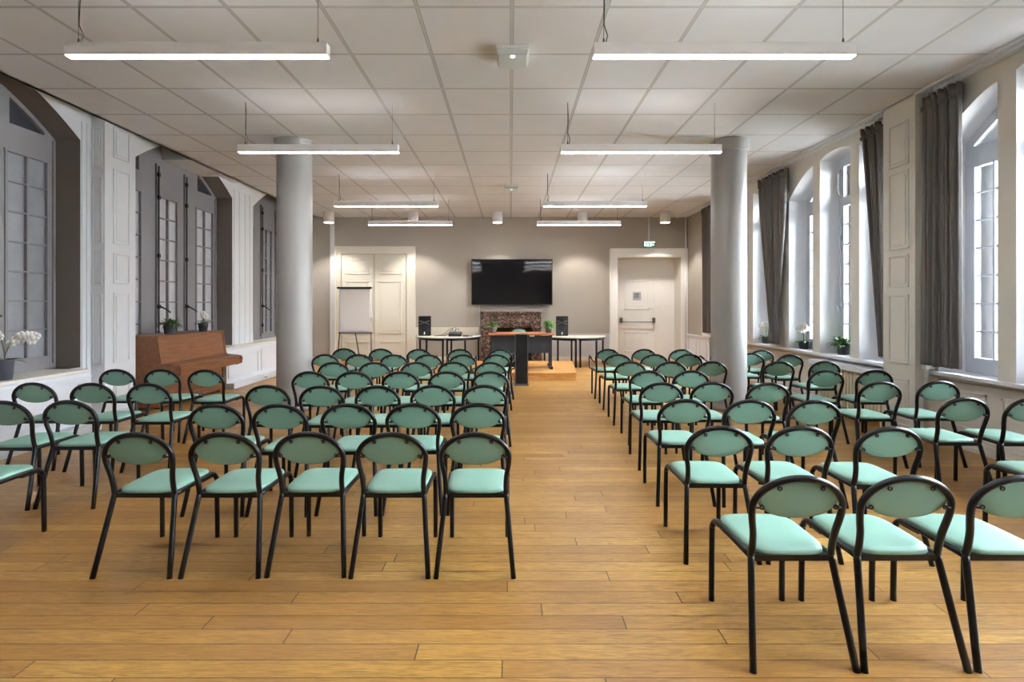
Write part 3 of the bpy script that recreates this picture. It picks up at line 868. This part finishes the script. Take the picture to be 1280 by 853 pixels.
# flip chart
t = thing('flip_chart', 'flip chart easel with white paper pad before the left double door', 'flip chart', ((443.5-638)*12.42/631, 12.42, 0))
MB().box(-.385, .385, -.0, .02, .76, 1.86).build('board', 'white', t, bevel=.003)
MB().box(-.36, .37, -.012, 0, .80, 1.82).build('paper_pad', 'paper', t)
MB().box(-.43, .42, -.035, .01, 1.84, 1.885).build('clamp_bar', 'iron', t, bevel=.006)
MB().box(-.38, .44, -.07, .0, .745, .765).build('tray', 'iron', t, bevel=.003)
for a, b in (((-.37, .0, .77), (-.40, -.12, 0)), ((.40, .0, .77), (.44, -.12, 0)), ((-.02, .02, .9), (0, .45, 0))):
    MB().tube([a, b], .013, 8).build('leg', 'iron', t)

# ------------------------------------------------------------------ chairs
def lerp(a, b, t): return a+(b-a)*t
def catmull(P, n=6):
    P = [Vector(p) for p in P]; out = []
    for i in range(len(P)-1):
        p0 = P[max(i-1, 0)]; p1 = P[i]; p2 = P[i+1]; p3 = P[min(i+2, len(P)-1)]
        for k in range(n):
            t = k/n; t2 = t*t; t3 = t2*t
            out.append(.5*((2*p1)+(-p0+p2)*t+(2*p0-5*p1+4*p2-p3)*t2+(-p0+3*p1-3*p2+p3)*t3))
    out.append(P[-1]); return out
R_T = .0140
def hoop_y(z):           # depth of the leaning back frame
    return -.24 + (.10 - .075*(z-.41)/.35)
def make_chair(arms=False):
    t = empty('conference_chair')
    # hoop
    half = [(.166, .405), (.164, .46), (.168, .52), (.178, .575), (.183, .625)]
    pts = [(x, hoop_y(z), z) for x, z in half]
    for k in range(1, 12):
        a = PI*k/12; x = .183*math.cos(a); z = .625+.131*math.sin(a); pts.append((x, hoop_y(z), z))
    pts += [(-x, hoop_y(z), z) for x, z in half[::-1]]
    MB().tube(catmull(pts, 3), R_T, 10).build('back_frame', 'black', t)
    for s in (-1, 1):
        MB().tube(catmull([(s*.166, hoop_y(.41), .425), (s*.168, -.146, .39), (s*.205, -.24, .0)], 3), R_T, 10).build('leg', 'black', t)
        rail = [(s*.166, -.14, .410), (s*.168, .06, .412), (s*.170, .16, .412), (s*.171, .205, .405), (s*.172, .232, .375), (s*.172, .240, .33), (s*.173, .246, 0)]
        MB().tube(catmull(rail, 4), R_T, 10).build('leg', 'black', t)
    MB().box(-.16, .16, -.150, -.130, .393, .418).build('crossbar', 'black', t)
    MB().prism([(-.165, .11), (.165, .11), (.165, .215), (-.165, .215)], 'z', .386, .399).build('crossbar', 'black', t)
    # seat pad
    def seat(u, v):
        a = 2*PI*u
        def sup(x, e): return math.copysign(abs(x)**e, x)
        cx, cy = sup(math.cos(a), .42), sup(math.sin(a), .42)
        if v < .5: rr, z = v*2, .452-.016*(v*2)**3
        else:
            q = (v-.5)*2; rr = 1+.02*math.sin(q*PI); z = .436-.024*q
            if q > .99: rr = .97
        w = .158+.010*(cy*.5+.5)
        return (cx*w*rr, .035+cy*.182*rr, z)
    MB().grid(seat, 40, 14).build('seat', 'seat', t)
    MB().prism([(-.155, -.142), (.155, -.142), (.162, .21), (-.162, .21)], 'z', .400, .415).build('seat_board', 'black', t)
    # back pad (lens)
    def outline(a, k):
        x = .163*math.copysign(abs(math.cos(a))**.92, math.cos(a))*k
        sa = math.sin(a)
        z = .662 + (.080*abs(sa)**.9 if sa > 0 else -.080*abs(sa)**1.05)*k
        return x, z
    mb = MB(); n = 40
    rings = [(.0, -.007), (.9, -.007), (.985, -.005), (1.0, 0), (.985, .012), (.9, .016), (0, .017)]
    o = 0
    for k, d in rings:
        for i in range(n):
            x, z = outline(2*PI*i/n, k if k > 0 else .001); mb.v.append((x, hoop_y(z)+d+.004, z))
    for j in range(len(rings)-1):
        for i in range(n):
            q = (i+1) % n; mb.f.append((j*n+i, j*n+q, (j+1)*n+q, (j+1)*n+i)); mb.sm.append(True)
    mb.build('backrest', 'back', t)
    for ang in (20, 55, 125, 160):
        a = math.radians(ang if ang not in (20, 160) else (-5 if ang == 20 else 185))
        x, z = .150*math.cos(a), .655+.075*math.sin(a) if ang in (55, 125) else .635
        y = hoop_y(z)-.008
        ox, oz = (.182*math.cos(a), .64+.122*math.sin(a)) if ang in (55, 125) else (.182*math.copysign(1, math.cos(a)), .63)
        mb = MB().tube([(ox, hoop_y(oz), oz), (lerp(ox, x, .6), y-.006, lerp(oz, z, .6)), (x, y, z)], .0042, 6)
        mb.tube([(x+.008*math.cos(b*PI/4), y-.003, z+.008*math.sin(b*PI/4)) for b in range(8)], .0035, 5, closed=True)
        mb.build('bracket', 'black', t)
    if arms:
        for s in (-1, 1):
            p = [(s*.176, hoop_y(.56), .56), (s*.205, -.10, .565), (s*.228, .02, .60), (s*.232, .12, .615), (s*.232, .165, .60), (s*.230, .175, .55),
                 (s*.228, .170, .47), (s*.215, .165, .425), (s*.178, .165, .412)]
            a_ = MB().tube(catmull(p, 4), .010, 8).build('armrest', 'black', t)
            MB().tube([(s*.222, -.01, .60), (s*.232, .10, .628), (s*.232, .15, .62)], .013, 8).build('arm_pad', 'plastic', a_)
    return t
chairA = make_chair(False); chairB = make_chair(True); usedA = usedB = False
NUM = ['zero', 'first', 'second', 'third', 'fourth', 'fifth', 'sixth', 'seventh', 'eighth']
def place(x, zt, label, group, arms=False, rz=0.0):
    global usedA, usedB
    src = chairB if arms else chairA
    if arms: o = src if not usedB else copy_tree(src); usedB = True
    else: o = src if not usedA else copy_tree(src); usedA = True
    o.location = (x, zt - .03 + .24, 0); o.rotation_euler = (0, 0, rz)
    if arms: o.name = 'conference_armchair'
    tag(o, label, 'chair', group)
def zt_of(y): return 631*.68/(y-381)
def P(px, y):
    z = zt_of(y); return ((px-638)*z/631, z)
ROWN = ['nearest', 'second', 'third', 'fourth', 'fifth', 'sixth', 'last']
left_rows = [
    [(-.19, 2.70), (-.64, 2.70), (-1.09, 2.71), (-1.54, 2.70), (-2.005, 2.70)],
    [P(597, 503.6), P(515.8, 503.7), P(434.5, 504), P(348.5, 504.5), P(268, 504.3)],
    [P(605.5, 481), P(540.5, 481), P(471, 481.5), P(401, 481.7), P(333, 481)],
    [P(613, 464), P(558, 464), P(500.3, 464), P(441.7, 464.2), P(387, 464)],
    [P(613, 452.5), P(567, 452), P(520, 452.4), P(467.5, 452.6), P(416.5, 452.5)],
    [P(620.6, 442.9), P(578.4, 442.9), P(534.9, 442.9), P(492, 442.9), P(448.3, 442.7), P(406.2, 442.7)],
    [P(625, 436.5), P(574.7, 436.2), P(523.3, 436.2), P(475.8, 435.7), P(429.9, 435.4)],
]
NTH = ['at the aisle', 'second from the aisle', 'third from the aisle', 'fourth from the aisle', 'fifth from the aisle', 'sixth from the aisle']
for r, row in enumerate(left_rows):
    for k, (x, z) in enumerate(row):
        arms = r == 6
        place(x, z, 'mint green %s left of the aisle, %s row, %s' % ('armchair' if arms else 'chair', ROWN[r], NTH[k]), 'chairs in rows left of the aisle', arms, random.uniform(-.008, .008))
wallL = [
    [(-3.15, 2.77, 'mint green chair cut off by the left photo edge, nearest row')],
    [P(84.4, 500)+('mint green chair by the left wall, second row, inner one',), P(4, 500.7)+('mint green chair by the left wall, second row, outer one',)],
    [P(184, 479)+('mint green chair by the left wall, third row, inner one',), P(113, 478.5)+('mint green chair by the left wall, third row, middle one',), P(40, 478)+('mint green chair by the left wall, third row, outer one',)],
    [P(256, 462)+('mint green chair before the piano keyboard, right one',), P(201, 461.5)+('mint green chair before the piano, left of the other one',), P(145, 461.3)+('mint green chair standing before the white panelled left pilaster',)],
]
for row in wallL:
    for x, z, lb in row: place(x, z, lb, 'chairs by the left wall', False, random.uniform(-.02, .02))
right_rows = [
    [(1.16, 2.02), (1.60, 2.02), (2.05, 2.02)],
    [P(901, 531.7), P(1002, 531.7), P(1114, 532.8)],
    [P(856.5, 498.5), P(938, 499), P(1019.5, 499.6)],
    [P(827.5, 477.7), P(891, 477.1), P(961, 478)],
    [P(810, 463), P(864.5, 462.7)],
    [P(788, 451.6), P(839, 451.7), P(890, 451.5)],
    [P(772.5, 442.6), P(818, 442.5), P(861, 442.3)],
    [P(760, 436.2), P(805.3, 436.2), P(852, 436.5)],
]
ROWR = ['nearest', 'second', 'third', 'fourth', 'fifth', 'sixth', 'seventh', 'last']
for r, row in enumerate(right_rows):
    for k, (x, z) in enumerate(row):
        arms = r == 7
        place(x, z, 'mint green %s right of the aisle, %s row, %s' % ('armchair' if arms else 'chair', ROWR[r], NTH[k]), 'chairs in rows right of the aisle', arms, random.uniform(-.008, .008))
wallR = [
    [(3.28, 2.85, 'mint green chair cut off by the right photo edge, second row')],
    [P(1207, 496.5)+('mint green chair by the window wall, third row, inner one',), P(1292, 497)+('mint green chair by the window wall, third row, cut by the photo edge',)],
    [P(1102, 476.5)+('mint green chair beside the window side radiator, fourth row, inner one',), P(1175, 476)+('mint green chair before the right pilaster, fourth row, outer one',)],
    [P(1033.5, 462.4)+('mint green chair on the window side, fifth row, inner one',), P(1095, 462.4)+('mint green chair next to the radiator, fifth row, outer one',)],
    [P(974.5, 451.4)+('mint green chair on the window side, sixth row, right of the column',), P(1031.5, 451)+('mint green chair on the window side, sixth row, outer one',)],
    [(3.40, 7.12, 'mint green chair half hidden behind the right column, seventh row'), P(987.5, 442.9)+('mint green chair under the windows, seventh row, outer one',)],
]
for row in wallR:
    for x, z, lb in row: place(x, z, lb, 'chairs on the window side', False, random.uniform(-.02, .02))
place(3.27, 7.75, 'mint green armchair mostly hidden behind the right column, last row', 'chairs on the window side', True)
place(3.80, 7.63, 'mint green armchair under the windows, last row, outer one', 'chairs on the window side', True)
# presenter's chair behind the desk faces the room
pc = copy_tree(chairA); pc.location = (.19, 11.28, PZ); pc.rotation_euler = (0, 0, PI)
tag(pc, 'mint green chair behind the desk, facing the room', 'chair')

# ------------------------------------------------------------------ piano
t = thing('upright_piano', 'brown upright piano with closed lid against the left wall', 'piano', (0, 0, 0))
y0, y1 = 6.93, 8.53
side = [(-5.36, .03), (-4.83, .03), (-4.83, .44), (-4.60, .445), (-4.53, .47), (-4.52, .56), (-4.545, .597), (-4.79, .625), (-4.845, .995), (-5.36, .995)]
for a, b in ((y0, y0+.04), (y1-.04, y1)): MB().prism(side, 'y', a, b).build('side_panel', 'piano', t, bevel=.004)
MB().box(-5.38, -4.832, y0-.008, y1+.008, .995, 1.018).build('top_lid', 'piano', t, bevel=.004)
MB().prism([(-4.80, .63), (-4.855, .993), (-4.875, .993), (-4.82, .63)], 'y', y0+.04, y1-.04).build('front_panel', 'piano', t)
MB().prism([(-4.80, .612), (-4.80, .63), (-4.58, .612), (-4.545, .597), (-4.545, .575), (-4.60, .59)], 'y', y0+.045, y1-.045).build('key_lid', 'piano', t, bevel=.003)
MB().box(-4.82, -4.535, y0+.04, y1-.04, .465, .572).build('keybed', 'piano', t, bevel=.006)
MB().box(-4.875, -4.85, y0+.04, y1-.04, .12, .465).box(-4.88, -4.84, y0+.04, y1-.04, .03, .12).build('lower_panel', 'piano', t)
MB().box(-5.36, -5.33, y0+.04, y1-.04, .03, .99).build('back_board', 'piano', t)
for dy in (-.09, 0, .09):
    MB().box(-4.86, -4.74, (y0+y1)/2+dy-.02, (y0+y1)/2+dy+.02, .06, .075).build('pedal', 'silver', t, bevel=.004)
for yy in (y0+.08, y1-.08):
    for xx in (-4.90, -5.28): MB().lathe([(.03, 0), (.03, .03)], xx, yy, 14).build('caster', 'iron', t)

# ------------------------------------------------------------------ radiator
t = thing('radiator', 'cream ribbed radiator with white shelf under the windows', 'radiator', (0, 0, 0))
mb = MB()
for k in range(22):
    y = 5.92+k*.062
    mb.box(4.38, 4.52, y, y+.038, .10, .60); mb.box(4.40, 4.50, y-.012, y+.05, .12, .18); mb.box(4.40, 4.50, y-.012, y+.05, .52, .58)
mb.build('rib', 'radi', t, bevel=.008)
for y in (6.0, 7.2): MB().box(4.42, 4.48, y, y+.04, 0, .10).build('foot', 'radi', t)
MB().box(4.33, 4.575, 5.86, 7.34, .635, .665).box(4.33, 4.345, 5.86, 7.34, .60, .64).build('shelf', 'white', t, bevel=.004)
MB().box(4.50, 4.58, 6.1, 6.14, .60, .64).box(4.50, 4.58, 7.1, 7.14, .60, .64).build('bracket', 'white', t)

# ------------------------------------------------------------------ curtains
def curtain(label, top, bot, x, zt, zb, nf, pinch=None, spread=1.0, seed=0):
    t = thing('curtain', label, 'curtain', (x, 0, 0), 0, 'taupe curtains at the right windows')
    rnd = random.Random(seed); ph = [rnd.uniform(-.5, .5) for _ in range(nf*2+2)]
    def fn(u, v):
        a = lerp(top[0], bot[0], v); b = lerp(top[1], bot[1], v)
        if pinch:
            zc, w = pinch
            c_ = (bot[0]+bot[1])/2
            if v > .06:
                q = min(1, (v-.06)/(zc-.06)); q = q**1.15
                a, b = lerp(top[0], c_-w, q), lerp(top[1], c_+w, q)
                if v > zc:
                    q2 = (v-zc)/(1-zc); a, b = lerp(c_-w, bot[0], q2), lerp(c_+w, bot[1], q2)
        y = lerp(a, b, u)
        ar = nf*2*PI*u + ph[int(u*nf*2)]*.8
        amp = .038*(1 if not pinch else max(.45, (b-a)/.82))
        if v < .035: amp = .055
        xx = math.sin(ar)*amp + .012*math.sin(ar*2.3+v*1.0)
        y += .010*math.sin(ar*1.5+v*1.2+1)
        z = lerp(zt, zb, v)
        if v < .001: z += .025*math.cos(ar*1)
        return (xx, y, z)
    MB().grid(fn, nf*14, 46).build('drape', 'curt', t, solid=.005)
    mb = MB()
    def tape(u, v):
        ar = nf*2*PI*u; y = lerp(top[0], top[1], u)
        return (math.sin(ar)*.06-.004, y, lerp(zt-.09, zt-.13, v)+.0)
    mb.grid(tape, nf*10, 2)
    mb.build('heading_tape', 'curt', t, solid=.004)
    mb = MB()
    for k in range(nf+1):
        y = lerp(top[0]+.02, top[1]-.02, k/nf); mb.tube([(0, y, zt-.02), (0, y, ZC-.005)], .004, 6)
    mb.build('hook', 'white', t)
curtain('taupe curtain hanging straight beside the nearest right window, next to the panelled pilaster', (4.90, 5.30), (4.90, 5.32), 4.36, 3.60, .82, 6, seed=1)
curtain('narrow taupe curtain showing past the far side of the right pilaster', (5.90, 6.24), (5.84, 5.93), 4.37, 3.60, .84, 4, seed=2)
curtain('taupe curtain gathered and tied at its lower end between the window groups', (7.98, 8.80), (8.20, 8.52), 4.36, 3.60, .80, 7, pinch=(.90, .11), seed=3)
curtain('taupe curtain in the far right corner behind the column', (10.95, 11.42), (10.98, 11.40), 4.37, 3.60, .82, 5, seed=4)

# ------------------------------------------------------------------ plants
def blade(mb, base, yaw, pitch, L, W, droop=.5, n=6):
    b = Vector(base); d = Vector((math.cos(yaw), math.sin(yaw), 0)); side = Vector((-math.sin(yaw), math.cos(yaw), 0))
    P_ = []; p = b.copy(); a = pitch
    for i in range(n+1):
        w = W*math.sin(PI*(.12+.88*i/n))**.8 if i < n else .0008
        P_.append((p+side*w, p-side*w, p+Vector((0, 0, -w*.25)))); a -= droop/n
        p = p + (d*math.cos(a)+Vector((0,0,1))*math.sin(a))*L/n
    o = len(mb.v)
    for l, r, c in P_: mb.v += [tuple(l), tuple(c), tuple(r)]
    for i in range(n):
        q = o+3*i
        mb.f += [(q, q+1, q+4, q+3), (q+1, q+2, q+5, q+4)]; mb.sm += [True, True]
def pot(t, r, h, m='pot'):
    MB().lathe([(r*.72, 0), (r*.78, .004), (r*.97, h*.93), (r, h*.94), (r, h), (r*.92, h), (r*.90, h*.9)], 0, 0, 28).build('pot', m, t)
    MB().lathe([(r*.89, h*.86), (r*.5, h*.89)], 0, 0, 20).build('soil', 'soil', t)
def bushy(loc, r, h, spread, nl, ht, leafm, label, seed=1):
    t = thing('potted_plant', label, 'plant', loc); pot(t, r, h, 'potg' if leafm == 'leaf2' else 'pot')
    rnd = random.Random(seed); mb = MB()
    for k in range(nl):
        yaw = rnd.uniform(0, 2*PI); pitch = rnd.uniform(.15, 1.35); L = spread*rnd.uniform(.6, 1.05)*(1.1-.25*pitch)
        rr = r*.5*rnd.random()
        blade(mb, (rr*math.cos(yaw), rr*math.sin(yaw), h*.9+rnd.uniform(0, ht*.35)), yaw+rnd.uniform(-.4, .4), pitch, L, .010+.011*rnd.random(), rnd.uniform(.5, 1.4))
    mb.build('foliage', leafm, t, solid=.0012)
    return t
def orchid(loc, r, h, stems, label, seed=1, low=False):
    t = thing('potted_orchid', label, 'plant', loc); pot(t, r, h)
    rnd = random.Random(seed); mb = MB()
    for k in range(6): blade(mb, (0, 0, h*.9), k*PI/3+rnd.uniform(-.3, .3), rnd.uniform(.4, .9), r*2.4, .026, 1.2)
    mb.build('foliage', 'leaf', t, solid=.002)
    for yaw, ht, reach, nf in stems:
        d = Vector((math.cos(yaw), math.sin(yaw), 0)); pts = []
        for i in range(13):
            q = i/12; pts.append(Vector((0, 0, h*.9)) + d*reach*q**1.8 + Vector((0, 0, 1))*ht*(math.sin(q*PI*.62)))
        MB().tube(pts, .0035, 6).build('stem', 'stem', t)
        fl = MB()
        for j in range(nf):
            c = pts[12-int(j*6/max(1, nf-1))] if nf > 1 else pts[12]
            c = c + Vector((rnd.uniform(-.012, .012), rnd.uniform(-.012, .012), rnd.uniform(-.01, .005)))
            face = (Vector((0, 0, 0)) - Vector((loc[0], loc[1], 0))).normalized() + Vector((rnd.uniform(-.4, .4), rnd.uniform(-.4, .4), -.1)); face.normalize()
            s1 = face.cross(Vector((0, 0, 1))).normalized(); s2 = s1.cross(face).normalized()
            for p in range(5):
                a = PI/2+2*PI*p/5; dr = s1*math.cos(a)+s2*math.sin(a); pr = s2*math.cos(a)-s1*math.sin(a)
                Lp, Wp = .042, .021 if p not in (1, 4) else .030
                o = len(fl.v)
                ring = [c+dr*(Lp*.55*(1+math.cos(b*PI/4)))+pr*Wp*math.sin(b*PI/4)+face*(.006*math.cos(b*PI/4)) for b in range(8)]
                fl.v += [tuple(c+dr*Lp*.5+face*.004)] + [tuple(x) for x in ring]
                for b in range(8): fl.f.append((o, o+1+b, o+1+(b+1) % 8)); fl.sm.append(True)
            fl.tube([c, c+face*.014], [.006, .003], 6)
        fl.build('blossom', 'petal', t, solid=.0012)
    return t
bushy((-5.03, 7.45, 1.018), .085, .135, .17, 70, .12, 'leaf', 'bushy green plant in a dark pot on the piano, left one', 4)
orchid((-4.93, 8.1, 1.018), .075, .13, [(1.2, .17, .02, 3), (.2, .14, .03, 2)], 'small white orchid in a dark pot on the piano', 5)
orchid((-5.04, 5.03, .70), .075, .20, [(.35, .27, .24, 6), (-2.6, .3, .12, 4), (.9, .22, .2, 3)], 'white orchid in a dark pot on the sill of the nearest left window', 6)
bushy((4.66, 7.08, .752), .078, .135, .20, 80, .14, 'leaf', 'bushy green plant in a dark pot on the right window sill', 7)
orchid((4.62, 7.95, .752), .078, .12, [(-2.0, .26, .05, 7), (2.8, .22, .08, 6), (.5, .24, .06, 5)], 'white orchid on the right sill, left of the bushy plant', 8)
orchid((4.62, 9.12, .752), .078, .13, [(-2.0, .24, .05, 7), (2.2, .22, .10, 6), (.3, .2, .1, 5)], 'white orchid on the right sill beside the gathered curtain', 9)
bushy((-.37, 10.55, PZ+.715), .085, .125, .19, 90, .16, 'leaf2', 'small green plant in a grey pot on the left of the desk', 10)
bushy((.80, 10.55, PZ+.715), .080, .135, .18, 90, .22, 'leaf2', 'small green plant in a grey pot at the right end of the desk', 11)

# sockets on the left trunking
for y, nm in ((9.75, 'left'), (11.2, 'right')):
    t = thing('wall_socket', 'small white double socket on the left skirting trunking, %s one' % ('nearer' if nm == 'left' else 'farther'), 'socket', (-4.735, y, .05))
    MB().box(0, .012, -.07, .07, -.035, .04).build('plate', 'white', t, bevel=.003)
    MB().box(.012, .014, -.05, -.012, -.02, .02).box(.012, .014, .012, .05, -.02, .02).build('outlet', 'chrome', t)

# ------------------------------------------------------------------ street side
b = thing('building', 'pale stone building across the street, seen through the right windows', 'building', (11.5, 5, 0))
mb = MB().box(0, .3, -14, 16, -1, 4.6)
for k in range(9):
    y = -12+k*3.1; mb.box(-.12, 0, y-.25, y+.25, -1, 4.6)
for z in (1.0, 4.3): mb.box(-.18, 0, -14, 16, z-.12, z+.12)
mb.build('wall', 'stone', b)
for k in range(9):
    y = -10.5+k*3.1
    MB().box(-.02, .01, y-.5, y+.5, 1.6, 3.7).build('window', 'signpale', b)
tag(MB().box(4.95, 40, -30, 40, -1.2, -1.0).build('courtyard_ground', 'street'), kind='structure')

# ------------------------------------------------------------------ light from outdoors
w = bpy.data.worlds.new('sky'); scene.world = w; w.use_nodes = True
bg = w.node_tree.nodes['Background']; bg.inputs['Color'].default_value = (.78, .88, 1.0, 1); bg.inputs['Strength'].default_value = 34.0

# ------------------------------------------------------------------ camera
cam = bpy.data.cameras.new('camera'); cam.sensor_width = 36; cam.sensor_fit = 'HORIZONTAL'; cam.lens = 631/1280*36
cam.shift_x = 2/1280; cam.shift_y = -(426.5-381)/1280; cam.clip_start = .05
co = bpy.data.objects.new('camera', cam); COL.objects.link(co); co.location = (0, 0, H); co.rotation_euler = (PI/2, 0, 0)
scene.camera = co

scene.view_settings.view_transform = 'Standard'; scene.view_settings.look = 'None'
scene.view_settings.gamma = 1; scene.view_settings.use_curve_mapping = False
scene.view_settings.exposure = 1.8
cy = scene.cycles
cy.use_denoising = True; cy.max_bounces = 8; cy.diffuse_bounces = 5; cy.glossy_bounces = 3; cy.transparent_max_bounces = 8
cy.sample_clamp_indirect = 6; cy.caustics_reflective = False; cy.caustics_refractive = False
